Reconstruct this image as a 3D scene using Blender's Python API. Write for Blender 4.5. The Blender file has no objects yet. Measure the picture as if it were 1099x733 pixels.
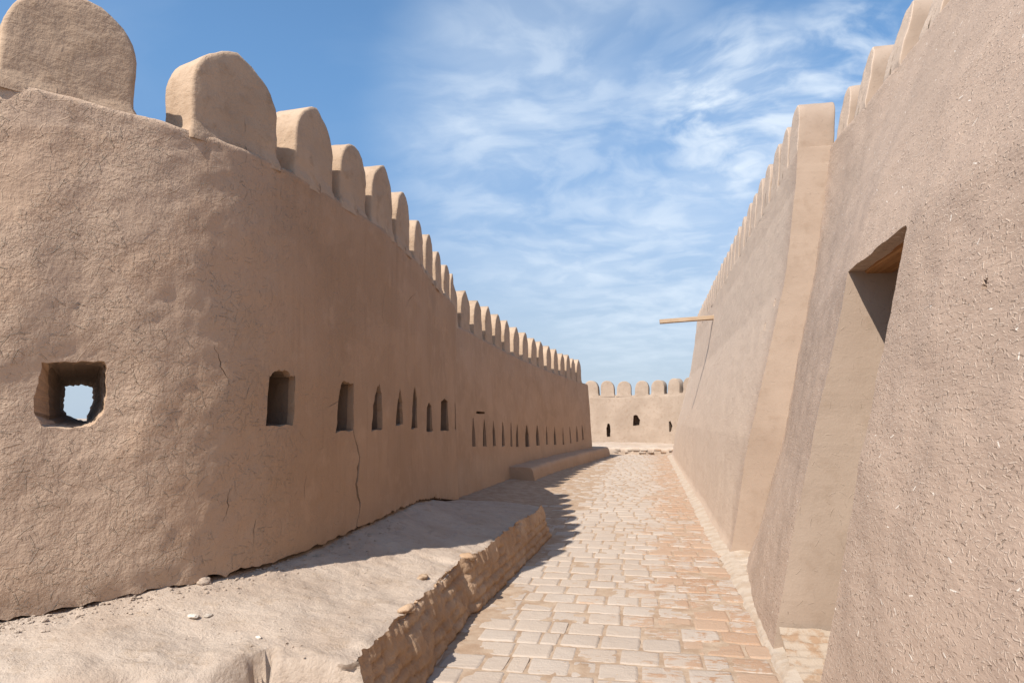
import bpy, bmesh, math, random
import numpy as np
from mathutils import Vector, Matrix, noise
random.seed(7)
R = math.radians
sc = bpy.context.scene
COL = sc.collection

# ------------------------------------------------------------------ plans of the walls (metres)
#PLAN-BEGIN
def smooth_poly(P, step=0.03):
    """Catmull-Rom through P, resampled evenly; returns points and arc lengths."""
    P = np.array(P, float)
    Q = np.vstack([2*P[0]-P[1], P, 2*P[-1]-P[-2]])
    out = []
    for i in range(1, len(Q)-2):
        p0, p1, p2, p3 = Q[i-1], Q[i], Q[i+1], Q[i+2]
        for t in np.linspace(0, 1, 40, endpoint=False):
            out.append(0.5*((2*p1)+(-p0+p2)*t+(2*p0-5*p1+4*p2-p3)*t*t+(-p0+3*p1-3*p2+p3)*t**3))
    out.append(P[-1]); out = np.array(out)
    d = np.r_[0, np.cumsum(np.hypot(*np.diff(out, axis=0).T))]
    n = max(2, int(d[-1]/step))
    s = np.linspace(0, d[-1], n+1)
    return np.c_[np.interp(s, d, out[:, 0]), np.interp(s, d, out[:, 1])], s

NEAR = [(-6.6,2.3),(-5.2,2.12),(-4.1,2.5),(-3.49,2.98),(-3.2,3.36),(-2.93,3.74),(-2.74,4.15),(-2.62,4.7),(-2.57,5.3),
        (-2.55,6.0),(-2.57,6.7),(-2.66,7.6),(-2.78,8.4),(-2.93,9.4),(-3.12,10.7),(-3.42,11.9),(-3.9,13.0),(-4.6,13.8)]
FAR = [(-3.72,11.9),(-3.65,13.6),(-3.57,15.87),(-3.44,18.77),(-3.18,21.6),(-2.74,25.66),(-2.36,27.9)]
FAR_TOP = ([11.9,13.6,15.87,18.77,21.6,25.66,27.9],[3.44,3.42,3.33,3.236,3.14,3.03,2.95])
NEAR_TOP = 3.48
BAT_N, BAT_F = 0.02, 0.05
class Plan:
    def __init__(self, P, step, bat, ztop):
        self.p, self.s = smooth_poly(P, step); self.bat = bat; self.zt = ztop
        t = np.gradient(self.p, axis=0); t /= np.linalg.norm(t, axis=1)[:, None]
        self.t = t; self.n = np.c_[t[:, 1], -t[:, 0]]          # towards the path
    def at(self, s):
        f = lambda a: np.interp(s, self.s, a)
        return (np.array([f(self.p[:, 0]), f(self.p[:, 1])]), np.array([f(self.t[:, 0]), f(self.t[:, 1])]),
                np.array([f(self.n[:, 0]), f(self.n[:, 1])]))
    def top(self, s):
        return self.zt(np.interp(s, self.s, self.p[:, 1]))
    def pt(self, s, z, off=0):
        p, t, n = self.at(s)
        q = p + n*(self.bat*(self.top(s)-z)+off)
        return np.array([q[0], q[1], z])
PN = Plan(NEAR, 0.03, BAT_N, lambda y: NEAR_TOP+0*y)
PF = Plan(FAR, 0.07, BAT_F, lambda y: np.interp(y, *FAR_TOP))

# right wall: x of the face as a function of y (along the path) and height z
ZA = [-.3,0,.2,.86,1.49,2.03,2.65,3.5,4.4,5.5]; XA = [.80,.81,.845,.985,1.135,1.275,1.42,1.76,2.20,2.70]
ZB = [-.3,0,.3,1.36,2.28,3.15,4.39,5.5]; XB = [1.04,1.10,1.24,1.54,1.73,1.95,2.16,2.32]
ZC = [-.3,0,.12,1.357,2.29,3.17,4.4,5.55]; XC = [.82,.875,.93,1.15,1.40,1.63,1.82,1.91]
YSTEP = 8.53; RTOP = 4.86
def right_x(y, z):
    a = np.interp(z, ZA, XA)
    if y <= 5.15: return a
    if y < YSTEP:
        w = (y-5.15)/(YSTEP-5.15); b = np.interp(z, ZB, XB)
        w2 = w**(1+1.2*max(0, 1-z/1.2)); return a*(1-w2)+b*w2
    return np.interp(z, ZC, XC)
#PLAN-END

# ------------------------------------------------------------------ object helpers
def tag(o, label=None, cat=None, group=None, kind=None):
    if label: o['label'] = label
    if cat: o['category'] = cat
    if group: o['group'] = group
    if kind: o['kind'] = kind
    return o
def empty(name, loc, label, cat, group=None):
    o = bpy.data.objects.new(name, None); COL.objects.link(o); o.location = loc
    o.empty_display_size = .2
    return tag(o, label, cat, group, 'thing')
def mesh_obj(name, V, F, mats, parent=None, uv=None, M=None, smooth=True, fattr=None, mi=None):
    """V verts, F faces, uv: per-vertex uv (metres). M: world matrix of the object (verts are local)."""
    me = bpy.data.meshes.new(name)
    me.from_pydata([tuple(map(float, v)) for v in V], [], [tuple(map(int, f)) for f in F])
    if uv is not None:
        l = me.uv_layers.new(name='UVMap')
        idx = np.empty(len(me.loops), dtype=np.int32); me.loops.foreach_get('vertex_index', idx)
        l.data.foreach_set('uv', np.asarray(uv, dtype=np.float32)[idx].ravel())
    if fattr is not None:
        a = me.attributes.new('tone', 'FLOAT', 'FACE'); a.data.foreach_set('value', np.asarray(fattr, np.float32))
    if mi is not None: me.polygons.foreach_set('material_index', np.asarray(mi, np.int32))
    if smooth: me.polygons.foreach_set('use_smooth', [True]*len(me.polygons))
    for m in (mats if isinstance(mats, (list, tuple)) else [mats]): me.materials.append(m)
    me.update()
    o = bpy.data.objects.new(name, me); COL.objects.link(o)
    if M is not None: o.matrix_world = M
    if parent is not None:
        o.parent = parent
        o.matrix_parent_inverse = Matrix.Translation(parent.location).inverted()
    return o
def recalc(o):
    bm = bmesh.new(); bm.from_mesh(o.data); bmesh.ops.recalc_face_normals(bm, faces=bm.faces[:])
    bm.to_mesh(o.data); bm.free()
def sharp(o, ang=40):
    me = o.data; bm = bmesh.new(); bm.from_mesh(me)
    for e in bm.edges:
        if len(e.link_faces) == 2: e.smooth = e.calc_face_angle(0) < R(ang)
    bm.to_mesh(me); bm.free()
def nz(x, y, z, f=1.0, oct=1):
    v = 0; a = 1
    for k in range(oct):
        v += a*noise.noise(Vector((x*f+17.3*k, y*f-9.1*k, z*f+3.7*k))); f *= 2.1; a *= .5
    return v
def sstep(a, b, x):
    t = min(1, max(0, (x-a)/(b-a))); return t*t*(3-2*t)

# ------------------------------------------------------------------ materials
class NT:
    def __init__(s, name):
        s.m = bpy.data.materials.new(name); s.m.use_nodes = True; s.t = s.m.node_tree
        s.b = s.t.nodes['Principled BSDF']; s.b.inputs['Roughness'].default_value = .93
        s.b.inputs['Specular IOR Level'].default_value = .12
    def n(s, typ, **kw):
        nd = s.t.nodes.new('ShaderNode'+typ)
        for k, v in kw.items(): setattr(nd, k, v)
        return nd
    def set(s, sock, v):
        if isinstance(v, (int, float)): sock.default_value = v
        elif isinstance(v, (tuple, list)): sock.default_value = tuple(v)+((1,) if len(v) == 3 and sock.type == 'RGBA' else ())
        else: s.t.links.new(v, sock)
    def math(s, op, a, b=0., c=0., clamp=False):
        nd = s.n('Math', operation=op, use_clamp=clamp)
        for i, v in enumerate((a, b, c)): s.set(nd.inputs[i], v)
        return nd.outputs[0]
    def vmath(s, op, a, b=(0, 0, 0)):
        nd = s.n('VectorMath', operation=op); s.set(nd.inputs[0], a); s.set(nd.inputs[1], b)
        return nd.outputs[0]
    def ramp(s, v, a, b, x=0., y=1.):
        nd = s.n('MapRange', interpolation_type='SMOOTHSTEP')
        for i, q in enumerate((v, a, b, x, y)): s.set(nd.inputs[i], q)
        return nd.outputs[0]
    def mix(s, f, a, b, mode='MIX'):
        nd = s.n('Mix', data_type='RGBA', blend_type=mode)
        s.set(nd.inputs[0], f); s.set(nd.inputs[6], a); s.set(nd.inputs[7], b); return nd.outputs[2]
    def noise(s, vec, scale, detail=4., rough=.55, dist=0.):
        nd = s.n('TexNoise'); s.set(nd.inputs['Vector'], vec)
        nd.inputs['Scale'].default_value = scale; nd.inputs['Detail'].default_value = detail
        nd.inputs['Roughness'].default_value = rough; nd.inputs['Distortion'].default_value = dist
        return nd.outputs[0]
    def uv(s): return s.n('UVMap', uv_map='UVMap').outputs[0]
    def obj(s): return s.n('NewGeometry').outputs['Position']
    def scale(s, v, k): return s.vmath('MULTIPLY', v, k)
    def straw(s, uv, sc_, ln, wd, dens, curve=6., off=0.):
        """short strands: one per random cell, random direction; 0..1 mask. ln, wd in metres (half)"""
        p = s.vmath('ADD', uv, (off, off*.7, 0)) if off else uv
        v = s.n('TexVoronoi', voronoi_dimensions='2D', feature='F1'); s.set(v.inputs['Vector'], p)
        v.inputs['Scale'].default_value = sc_; v.inputs['Randomness'].default_value = 1
        d = s.vmath('SUBTRACT', p, v.outputs['Position'])
        col = s.n('SeparateXYZ'); s.set(col.inputs[0], v.outputs['Color'])
        rot = s.n('VectorRotate', rotation_type='Z_AXIS'); s.set(rot.inputs['Vector'], d)
        s.set(rot.inputs['Angle'], s.math('MULTIPLY', col.outputs[0], 6.283))
        q = s.n('SeparateXYZ'); s.set(q.inputs[0], rot.outputs[0])
        x = q.outputs[0]; cv = s.math('MULTIPLY', s.math('SUBTRACT', col.outputs[2], .5), curve*2)
        y = s.math('SUBTRACT', q.outputs[1], s.math('MULTIPLY', s.math('MULTIPLY', x, x), cv))
        L = s.math('MULTIPLY', s.math('ADD', col.outputs[2], .45), ln)
        mx = s.ramp(s.math('DIVIDE', s.math('ABSOLUTE', x), L), .7, 1., 1., 0.)
        my = s.ramp(s.math('ABSOLUTE', y), wd*.4, wd, 1., 0.)
        on = s.math('LESS_THAN', col.outputs[1], dens)
        return s.math('MULTIPLY', s.math('MULTIPLY', mx, my), on)
    def finish(s, col, height=None, dist=1.0):
        s.set(s.b.inputs['Base Color'], col)
        if height is not None:
            bp = s.n('Bump'); bp.inputs['Strength'].default_value = 1; bp.inputs['Distance'].default_value = dist
            s.set(bp.inputs['Height'], height); s.set(s.b.inputs['Normal'], bp.outputs[0])
        return s.m
def addup(s, *hs):
    o = hs[0]
    for h in hs[1:]: o = s.math('ADD', o, h)
    return o

def mat_left(name, base=(.380,.247,.158), straw_k=1.0):
    s = NT(name); uv = s.uv(); P = s.obj()
    big = s.noise(P, .9, 3); mid = s.noise(P, 4.5, 5, .6); fine = s.noise(P, 60, 4, .65)
    u = s.n('SeparateXYZ'); s.set(u.inputs[0], uv)
    strk = s.noise(s.scale(uv, (14, 1.1, 1)), 1., 4, .6)
    strk2 = s.noise(s.scale(uv, (45, 2.5, 1)), 1., 3, .6)
    c = s.mix(s.ramp(big, .3, .7), [v*.93 for v in base], [base[0]*1.08, base[1]*1.1, base[2]*1.14])
    c = s.mix(s.math('MULTIPLY', s.ramp(strk, .48, .75), .35), c, [base[0]*.74, base[1]*.72, base[2]*.70])
    c = s.mix(s.math('MULTIPLY', s.ramp(mid, .50, .72), .5), c, [base[0]*1.22, base[1]*1.26, base[2]*1.32])
    c = s.mix(s.math('MULTIPLY', s.ramp(s.math('ADD', u.outputs[0], s.math('MULTIPLY', mid, .8)), 4.3, 6.0, 1, 0), .85 if straw_k > 0 else 0.), c, (.475,.35,.258))  # near end lightened in the colour, standing in for the grazing sunlight
    rep = s.noise(s.scale(P, (1, .8, 1.3)), .8, 5, .55, 1.2)
    c = s.mix(s.math('MULTIPLY', s.ramp(rep, .53, .56), .28), c, [base[0]*1.18, base[1]*1.2, base[2]*1.24])
    run = s.noise(s.scale(uv, (5.5, .35, 1)), 1., 4, .6)
    c = s.mix(s.math('MULTIPLY', s.math('MULTIPLY', s.ramp(run, .55, .7), s.ramp(u.outputs[1], 2.0, 3.4)), .4), c, [base[0]*.72, base[1]*.7, base[2]*.68])
    # pale dust low on the wall and under the rim
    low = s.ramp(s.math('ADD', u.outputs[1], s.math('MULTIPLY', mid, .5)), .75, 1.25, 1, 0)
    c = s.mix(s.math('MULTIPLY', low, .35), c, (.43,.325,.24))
    c = s.mix(s.math('MULTIPLY', s.ramp(fine, .55, .8), .25), c, [v*.6 for v in base])
    if straw_k > 0:
        # strands are thick where the plaster was left rough (near end), thin where trowelled
        z1 = s.straw(uv, 10, .040, .0042, .7, 3); z2 = s.straw(uv, 17, .024, .0034, .7, 5, 3.3); z3 = s.straw(uv, 27, .015, .0028, .7, 7, 7.7)
        near = s.ramp(s.math('ADD', u.outputs[0], s.math('MULTIPLY', big, 1.6)), 5.0, 6.4, 1., .26)
        patch = s.math('MULTIPLY', s.ramp(s.noise(P, 2.6, 4, .6), .36, .58, .15, 1.), near)
        patch = s.math('MULTIPLY', patch, straw_k)
        st = s.math('MAXIMUM', s.math('MAXIMUM', z1, z2), z3)
        c = s.mix(s.math('MULTIPLY', s.math('MULTIPLY', st, patch), .45), c, (.54,.425,.32))
        h_st = s.math('MULTIPLY', s.math('MULTIPLY', addup(s, z1, s.math('MULTIPLY', z2, .8), s.math('MULTIPLY', z3, .55)), patch), .0095)
        pit = s.math('MULTIPLY', s.straw(uv, 15, .015, .0050, .5, 4, 12.1), s.ramp(s.noise(P, 3.1, 4), .42, .6))
        h_st = s.math('SUBTRACT', h_st, s.math('MULTIPLY', s.math('MULTIPLY', pit, patch), .0022))
        c = s.mix(s.math('MULTIPLY', s.math('MULTIPLY', pit, patch), .14), c, (.27,.17,.105))
        lump = s.math('ADD', s.math('MULTIPLY', s.noise(P, 8, 4, .6), s.math('MULTIPLY', near, .010)), s.math('MULTIPLY', s.noise(P, 30, 4, .7), s.math('MULTIPLY', patch, .010)))
        sm = s.math('SUBTRACT', 1.15, near)
    else:
        h_st = s.math('MULTIPLY', s.straw(uv, 16, .03, .003, .5), .002); lump = s.math('MULTIPLY', mid, .01); sm = 1.0
    h = addup(s, h_st, lump, s.math('MULTIPLY', s.math('MULTIPLY', strk, .010), sm), s.math('MULTIPLY', s.math('MULTIPLY', strk2, .004), sm),
              s.math('MULTIPLY', fine, .0016), s.math('MULTIPLY', mid, .009))
    return s.finish(c, h)

def mat_right(name, base=(.415,.303,.230), rough=1.0):
    s = NT(name); uv = s.scale(s.uv(), (.6, 1, 1)); P = s.obj(); Q = s.scale(P, (1, .28, 1))
    big = s.noise(P, .7, 4); mid = s.noise(s.scale(P, (1, .45, 1)), 5, 5, .6); fine = s.noise(Q, 55, 5, .7); gr = s.noise(Q, 20, 4, .6)
    c = s.mix(s.ramp(big, .3, .7), [v*.92 for v in base], [base[0]*1.07, base[1]*1.07, base[2]*1.07])
    c = s.mix(s.math('MULTIPLY', s.ramp(mid, .5, .75), .4), c, (.47,.345,.26))
    c = s.mix(s.math('MULTIPLY', s.ramp(fine, .56, .78), .5*rough), c, [v*.62 for v in base])
    a = s.straw(uv, 18, .0125, .0036, .7, 4); b = s.straw(uv, 30, .009, .003, .8, 6, 4.4); d = s.straw(uv, 46, .0065, .0022, .8, 8, 9.2)
    k = s.straw(uv, 19, .011, .0050, .42, 8, 15.5); k2 = s.straw(uv, 33, .008, .0035, .42, 8, 21.5)
    flake = s.straw(uv, 10, .013, .0034, .14, 2, 31.)
    pat = s.ramp(s.noise(P, 3.0, 3), .3, .62, .35, 1.)
    st = s.math('MULTIPLY', s.math('MAXIMUM', a, s.math('MAXIMUM', b, d)), pat)
    c = s.mix(s.math('MULTIPLY', st, .55*rough), c, (.61,.49,.39))
    dk = s.math('MULTIPLY', s.math('MAXIMUM', k, k2), pat)
    c = s.mix(s.math('MULTIPLY', dk, .5*rough), c, (.25,.18,.13))
    c = s.mix(s.math('MULTIPLY', flake, .9*rough), c, (.78,.70,.60))
    u = s.n('SeparateXYZ'); s.set(u.inputs[0], uv)
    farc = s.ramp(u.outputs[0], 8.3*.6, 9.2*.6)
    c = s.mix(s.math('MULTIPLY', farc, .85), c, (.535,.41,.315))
    h = addup(s, s.math('MULTIPLY', addup(s, a, s.math('MULTIPLY', b, .8), s.math('MULTIPLY', d, .5)), .0022*rough),
              s.math('MULTIPLY', fine, .0045*rough), s.math('MULTIPLY', gr, .0045*rough), s.math('MULTIPLY', mid, .010))
    h = s.math('SUBTRACT', h, s.math('MULTIPLY', dk, .003*rough))
    return s.finish(c, h)

def mat_smooth(name, base=(.52,.40,.30), amp=1.0, stain=.5, pits=.15):
    """trowelled mud plaster: merlons, pilaster sides, jamb, end wall"""
    s = NT(name); uv = s.uv(); P = s.obj()
    big = s.noise(P, 1.6, 4); mid = s.noise(P, 7, 5, .6, .1); fine = s.noise(P, 70, 4, .65)
    drag = s.noise(s.scale(uv, (3, 26, 1)), 1., 3, .55, .8)
    c = s.mix(s.ramp(big, .3, .7), [v*.9 for v in base], [base[0]*1.06, base[1]*1.08, base[2]*1.1])
    c = s.mix(s.math('MULTIPLY', s.ramp(mid, .5, .72), stain), c, [base[0]*.72, base[1]*.68, base[2]*.63])
    c = s.mix(s.math('MULTIPLY', s.ramp(fine, .58, .8), .3), c, [v*.7 for v in base])
    z = s.straw(uv, 15, .026, .003, .35)
    pit = s.straw(uv, 9, .012, .003, pits, 8, 5.5)
    c = s.mix(s.math('MULTIPLY', pit, .35), c, [v*.5 for v in base])
    h = addup(s, s.math('MULTIPLY', mid, .016*amp), s.math('MULTIPLY', drag, .0028*amp), s.math('MULTIPLY', fine, .0018),
              s.math('MULTIPLY', z, .0013))
    h = s.math('SUBTRACT', h, s.math('MULTIPLY', pit, .002))
    return s.finish(c, h)

def mat_earth(name):
    s = NT(name); P = s.obj()
    big = s.noise(P, 1.3, 5, .6); mid = s.noise(P, 6, 6, .62); fine = s.noise(P, 45, 5, .7); gr = s.noise(P, 160, 3, .7)
    c = s.mix(s.ramp(big, .32, .66), (.395,.302,.232), (.465,.375,.30))
    c = s.mix(s.math('MULTIPLY', s.ramp(mid, .52, .72), .55), c, (.355,.262,.185))
    c = s.mix(s.math('MULTIPLY', s.ramp(fine, .6, .8), .4), c, (.33,.24,.17))
    v = s.n('TexVoronoi', feature='F1'); s.set(v.inputs['Vector'], P); v.inputs['Scale'].default_value = 38
    cs = s.n('SeparateXYZ'); s.set(cs.inputs[0], v.outputs['Color'])
    peb = s.math('MULTIPLY', s.math('LESS_THAN', v.outputs['Distance'], .22), s.math('LESS_THAN', cs.outputs[0], .16))
    peb = s.math('MULTIPLY', peb, s.ramp(mid, .45, .6))
    c = s.mix(s.math('MULTIPLY', peb, .7), c, s.mix(cs.outputs[1], (.30,.21,.15), (.62,.54,.45)))
    spk = s.noise(P, 28, 6, .75)
    c = s.mix(s.math('MULTIPLY', s.math('MULTIPLY', s.ramp(spk, .56, .66), s.ramp(mid, .42, .6)), .55), c, (.27,.19,.13))
    h = addup(s, s.math('MULTIPLY', spk, .011), s.math('MULTIPLY', mid, .024), s.math('MULTIPLY', fine, .007), s.math('MULTIPLY', gr, .002), s.math('MULTIPLY', peb, .006))
    return s.finish(c, h)

def mat_adobe(name):
    s = NT(name); P = s.obj()
    big = s.noise(P, 2.2, 5, .6); mid = s.noise(P, 11, 5, .65, .4); fine = s.noise(P, 60, 4, .7)
    c = s.mix(s.ramp(big, .32, .68), (.34,.215,.13), (.45,.315,.21))
    c = s.mix(s.math('MULTIPLY', s.ramp(mid, .5, .72), .6), c, (.27,.165,.10))
    c = s.mix(s.math('MULTIPLY', s.ramp(fine, .6, .8), .4), c, (.52,.42,.32))
    return s.finish(c, addup(s, s.math('MULTIPLY', mid, .022), s.math('MULTIPLY', fine, .005)))

def mat_brick(name):
    s = NT(name); P = s.obj()
    tone = s.n('Attribute', attribute_name='tone').outputs['Fac']
    x = s.n('SeparateXYZ'); s.set(x.inputs[0], P)
    big = s.noise(P, 1.1, 3); mid = s.noise(P, 7, 6, .68, .8); fine = s.noise(P, 60, 5, .7); st = s.noise(s.scale(P, (5, 26, 5)), 1., 4, .65, .6)
    fired = s.mix(tone, (.33,.185,.105), (.40,.27,.185))
    fired = s.mix(s.ramp(fine, .4, .7), fired, (.37,.265,.195))
    lime = s.mix(s.ramp(big, .3, .7), (.385,.312,.254), (.43,.36,.30))
    lime = s.mix(s.math('MULTIPLY', tone, .4), lime, (.43,.34,.265))
    # foot traffic has rubbed the wash off along the right-hand side
    wear = s.math('ADD', s.math('ADD', s.ramp(x.outputs[0], -.9, .55, -.14, .13), s.math('MULTIPLY', s.math('SUBTRACT', tone, .5), .16)),
                  s.math('MULTIPLY', s.math('SUBTRACT', big, .5), .35))
    wv = s.math('ADD', s.math('ADD', s.math('MULTIPLY', mid, .55), s.math('MULTIPLY', st, .45)), wear)
    c = s.mix(s.ramp(wv, .55, .63), lime, fired)
    c = s.mix(s.math('MULTIPLY', s.ramp(fine, .62, .8), .35), c, (.27,.19,.13))
    return s.finish(c, addup(s, s.math('MULTIPLY', mid, .012), s.math('MULTIPLY', fine, .004), s.math('MULTIPLY', st, .005)))

def mat_bed(name):
    s = NT(name); P = s.obj()
    mid = s.noise(P, 6, 5, .6); fine = s.noise(P, 70, 4, .7)
    c = s.mix(s.ramp(mid, .35, .65), (.31,.213,.143), (.40,.30,.218))
    c = s.mix(s.math('MULTIPLY', s.ramp(fine, .55, .75), .4), c, (.30,.21,.14))
    return s.finish(c, addup(s, s.math('MULTIPLY', mid, .012), s.math('MULTIPLY', fine, .004)))

def mat_wood(name, a, b, axis=0):
    s = NT(name); P = s.obj()
    k = [60, 60, 60]; k[axis] = 2.5
    g = s.noise(s.scale(P, k), 1., 5, .6)
    c = s.mix(s.ramp(g, .35, .65), a, b)
    s.b.inputs['Roughness'].default_value = .8
    return s.finish(c, s.math('MULTIPLY', g, .004))

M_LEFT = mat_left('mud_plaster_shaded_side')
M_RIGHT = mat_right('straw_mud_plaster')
M_FAR = mat_left('mud_plaster_far_wall', (.40,.262,.17), 0)
M_HOLE_SHADE = mat_smooth('mud_painted_shade', (.215,.15,.105), 1., .4)  # hole linings: mud colour darkened to stand for the shade inside
M_MERL = mat_smooth('merlon_plaster', (.43,.305,.21), 1.2, .6)
M_SMOOTH = mat_smooth('smooth_pale_plaster', (.345,.256,.194), .3, .35, .05)
M_MERLR = mat_right('merlon_straw_plaster', (.44,.33,.255), .8)
M_END = mat_smooth('end_wall_plaster', (.365,.275,.207), .7, .5)
M_EARTH = mat_earth('trodden_earth')
M_ADOBE = mat_adobe('adobe_brick')
M_BRICK = mat_brick('worn_paving_brick')
M_BED = mat_bed('sandy_mortar')
M_WOODG = mat_wood('weathered_wood', (.34,.235,.15), (.46,.34,.235))
M_WOODO = mat_wood('orange_wood', (.26,.125,.05), (.38,.20,.09), 1)

# ------------------------------------------------------------------ wall solids
def wall_solid(name, cols, zs_of, face_pt, back_of, disp, mats, parent, rim=.03):
    """closed wall: displaced face grid, flat top, back and ends. cols: parameters along the wall"""
    V, UV, F = [], [], []
    nc = len(cols); nzr = len(zs_of(cols[0]))
    for c in cols:
        zs = zs_of(c)
        for j, z in enumerate(zs):
            p, n = face_pt(c, z)
            d = disp(c, z, p) if disp else 0
            top = zs[-1]
            # eroded, rounded rim
            e = max(0, (z-(top-rim*2))/(rim*2))
            q = p + n*(d-rim*e*e*1.1)
            zz = z + (0 if j < nzr-1 else .016*nz(p[0], p[1], 0, 5, 3)-.006)
            V.append((q[0], q[1], zz)); UV.append((c, z))
    for i in range(nc-1):
        for j in range(nzr-1):
            a = i*nzr+j; F.append((a, a+nzr, a+nzr+1, a+1))
    nb = len(V)
    for c in cols:
        zs = zs_of(c)
        for z in (zs[0], zs[-1]):
            p, n = face_pt(c, z); b = back_of(c, z, p, n)
            V.append((b[0], b[1], z)); UV.append((c, z+.7))
    for i in range(nc-1):
        f0 = i*nzr; f1 = f0+nzr; b0 = nb+2*i; b1 = b0+2
        F.append((f0+nzr-1, f1+nzr-1, b1+1, b0+1))      # top
        F.append((f0, b0, b1, f1))                      # bottom
        F.append((b0, b0+1, b1+1, b1))                  # back
    F.append(tuple(range(0, nzr))+(nb+1, nb))
    k = (nc-1)*nzr; e = nb+2*(nc-1)
    F.append(tuple(range(k+nzr-1, k-1, -1))+(e, e+1))
    o = mesh_obj(name, V, F, mats, parent, UV); recalc(o); return o

class Cutter:
    def __init__(s): s.V = []; s.F = []; s.UV = []
    def loft(s, rings, uvoff=(0, 0)):
        b = len(s.V); n = len(rings[0])
        for k, r in enumerate(rings):
            for i, p in enumerate(r):
                s.V.append(p); s.UV.append((uvoff[0]+i*.07, uvoff[1]+k*.2))
        for k in range(len(rings)-1):
            for i in range(n):
                a = b+k*n+i; c = b+k*n+(i+1) % n
                s.F.append((a, c, c+n, a+n))
        s.F.append(tuple(b+i for i in range(n-1, -1, -1))); s.F.append(tuple(b+(len(rings)-1)*n+i for i in range(n)))
    def cut(s, o):
        c = mesh_obj('cutter', s.V, s.F, o.data.materials[0], None, s.UV, smooth=False); recalc(c)
        md = o.modifiers.new('cut', 'BOOLEAN'); md.operation = 'DIFFERENCE'; md.object = c; md.solver = 'EXACT'; md.use_self = True
        dg = bpy.context.evaluated_depsgraph_get()
        me = bpy.data.meshes.new_from_object(o.evaluated_get(dg)); o.modifiers.clear()
        old = o.data; o.data = me; me.name = old.name
        bpy.data.objects.remove(c)
        print('cut', o.name, len(old.polygons), '->', len(me.polygons))
def jag(poly, sub, amp, rnd):
    out = []
    n = len(poly)
    for i in range(n):
        a = np.array(poly[i], float); b = np.array(poly[(i+1) % n], float)
        for k in range(sub):
            p = a+(b-a)*k/sub
            out.append(p+np.array([rnd.uniform(-amp, amp), rnd.uniform(-amp, amp)]))
    return out
def ring_on(frame, poly, depth, shr=1.0, shift=(0, 0)):
    """frame: (origin, tangent, inward normal); poly in (u,z) about origin"""
    o, t, n = frame
    c = np.mean(poly, axis=0)
    return [tuple(o + t*((c[0]+(p[0]-c[0])*shr)+shift[0]) + np.array([0, 0, 1])*((c[1]+(p[1]-c[1])*shr)+shift[1]) + n*depth) for p in poly]
def lining(name, rings, mat, parent, closed=True, label=None):
    V, UV, F = [], [], []; n = len(rings[0])
    for k, r in enumerate(rings):
        for i, p in enumerate(r): V.append(p); UV.append((i*.07, k*.2))
    for k in range(len(rings)-1):
        for i in range(n):
            a = k*n+i; c = k*n+(i+1) % n; F.append((a, c, c+n, a+n))
    if closed: F.append(tuple((len(rings)-1)*n+i for i in range(n)))
    o = mesh_obj(name, V, F, mat, parent, UV, smooth=False)
    if label: o['label'] = label
    return o

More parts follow.
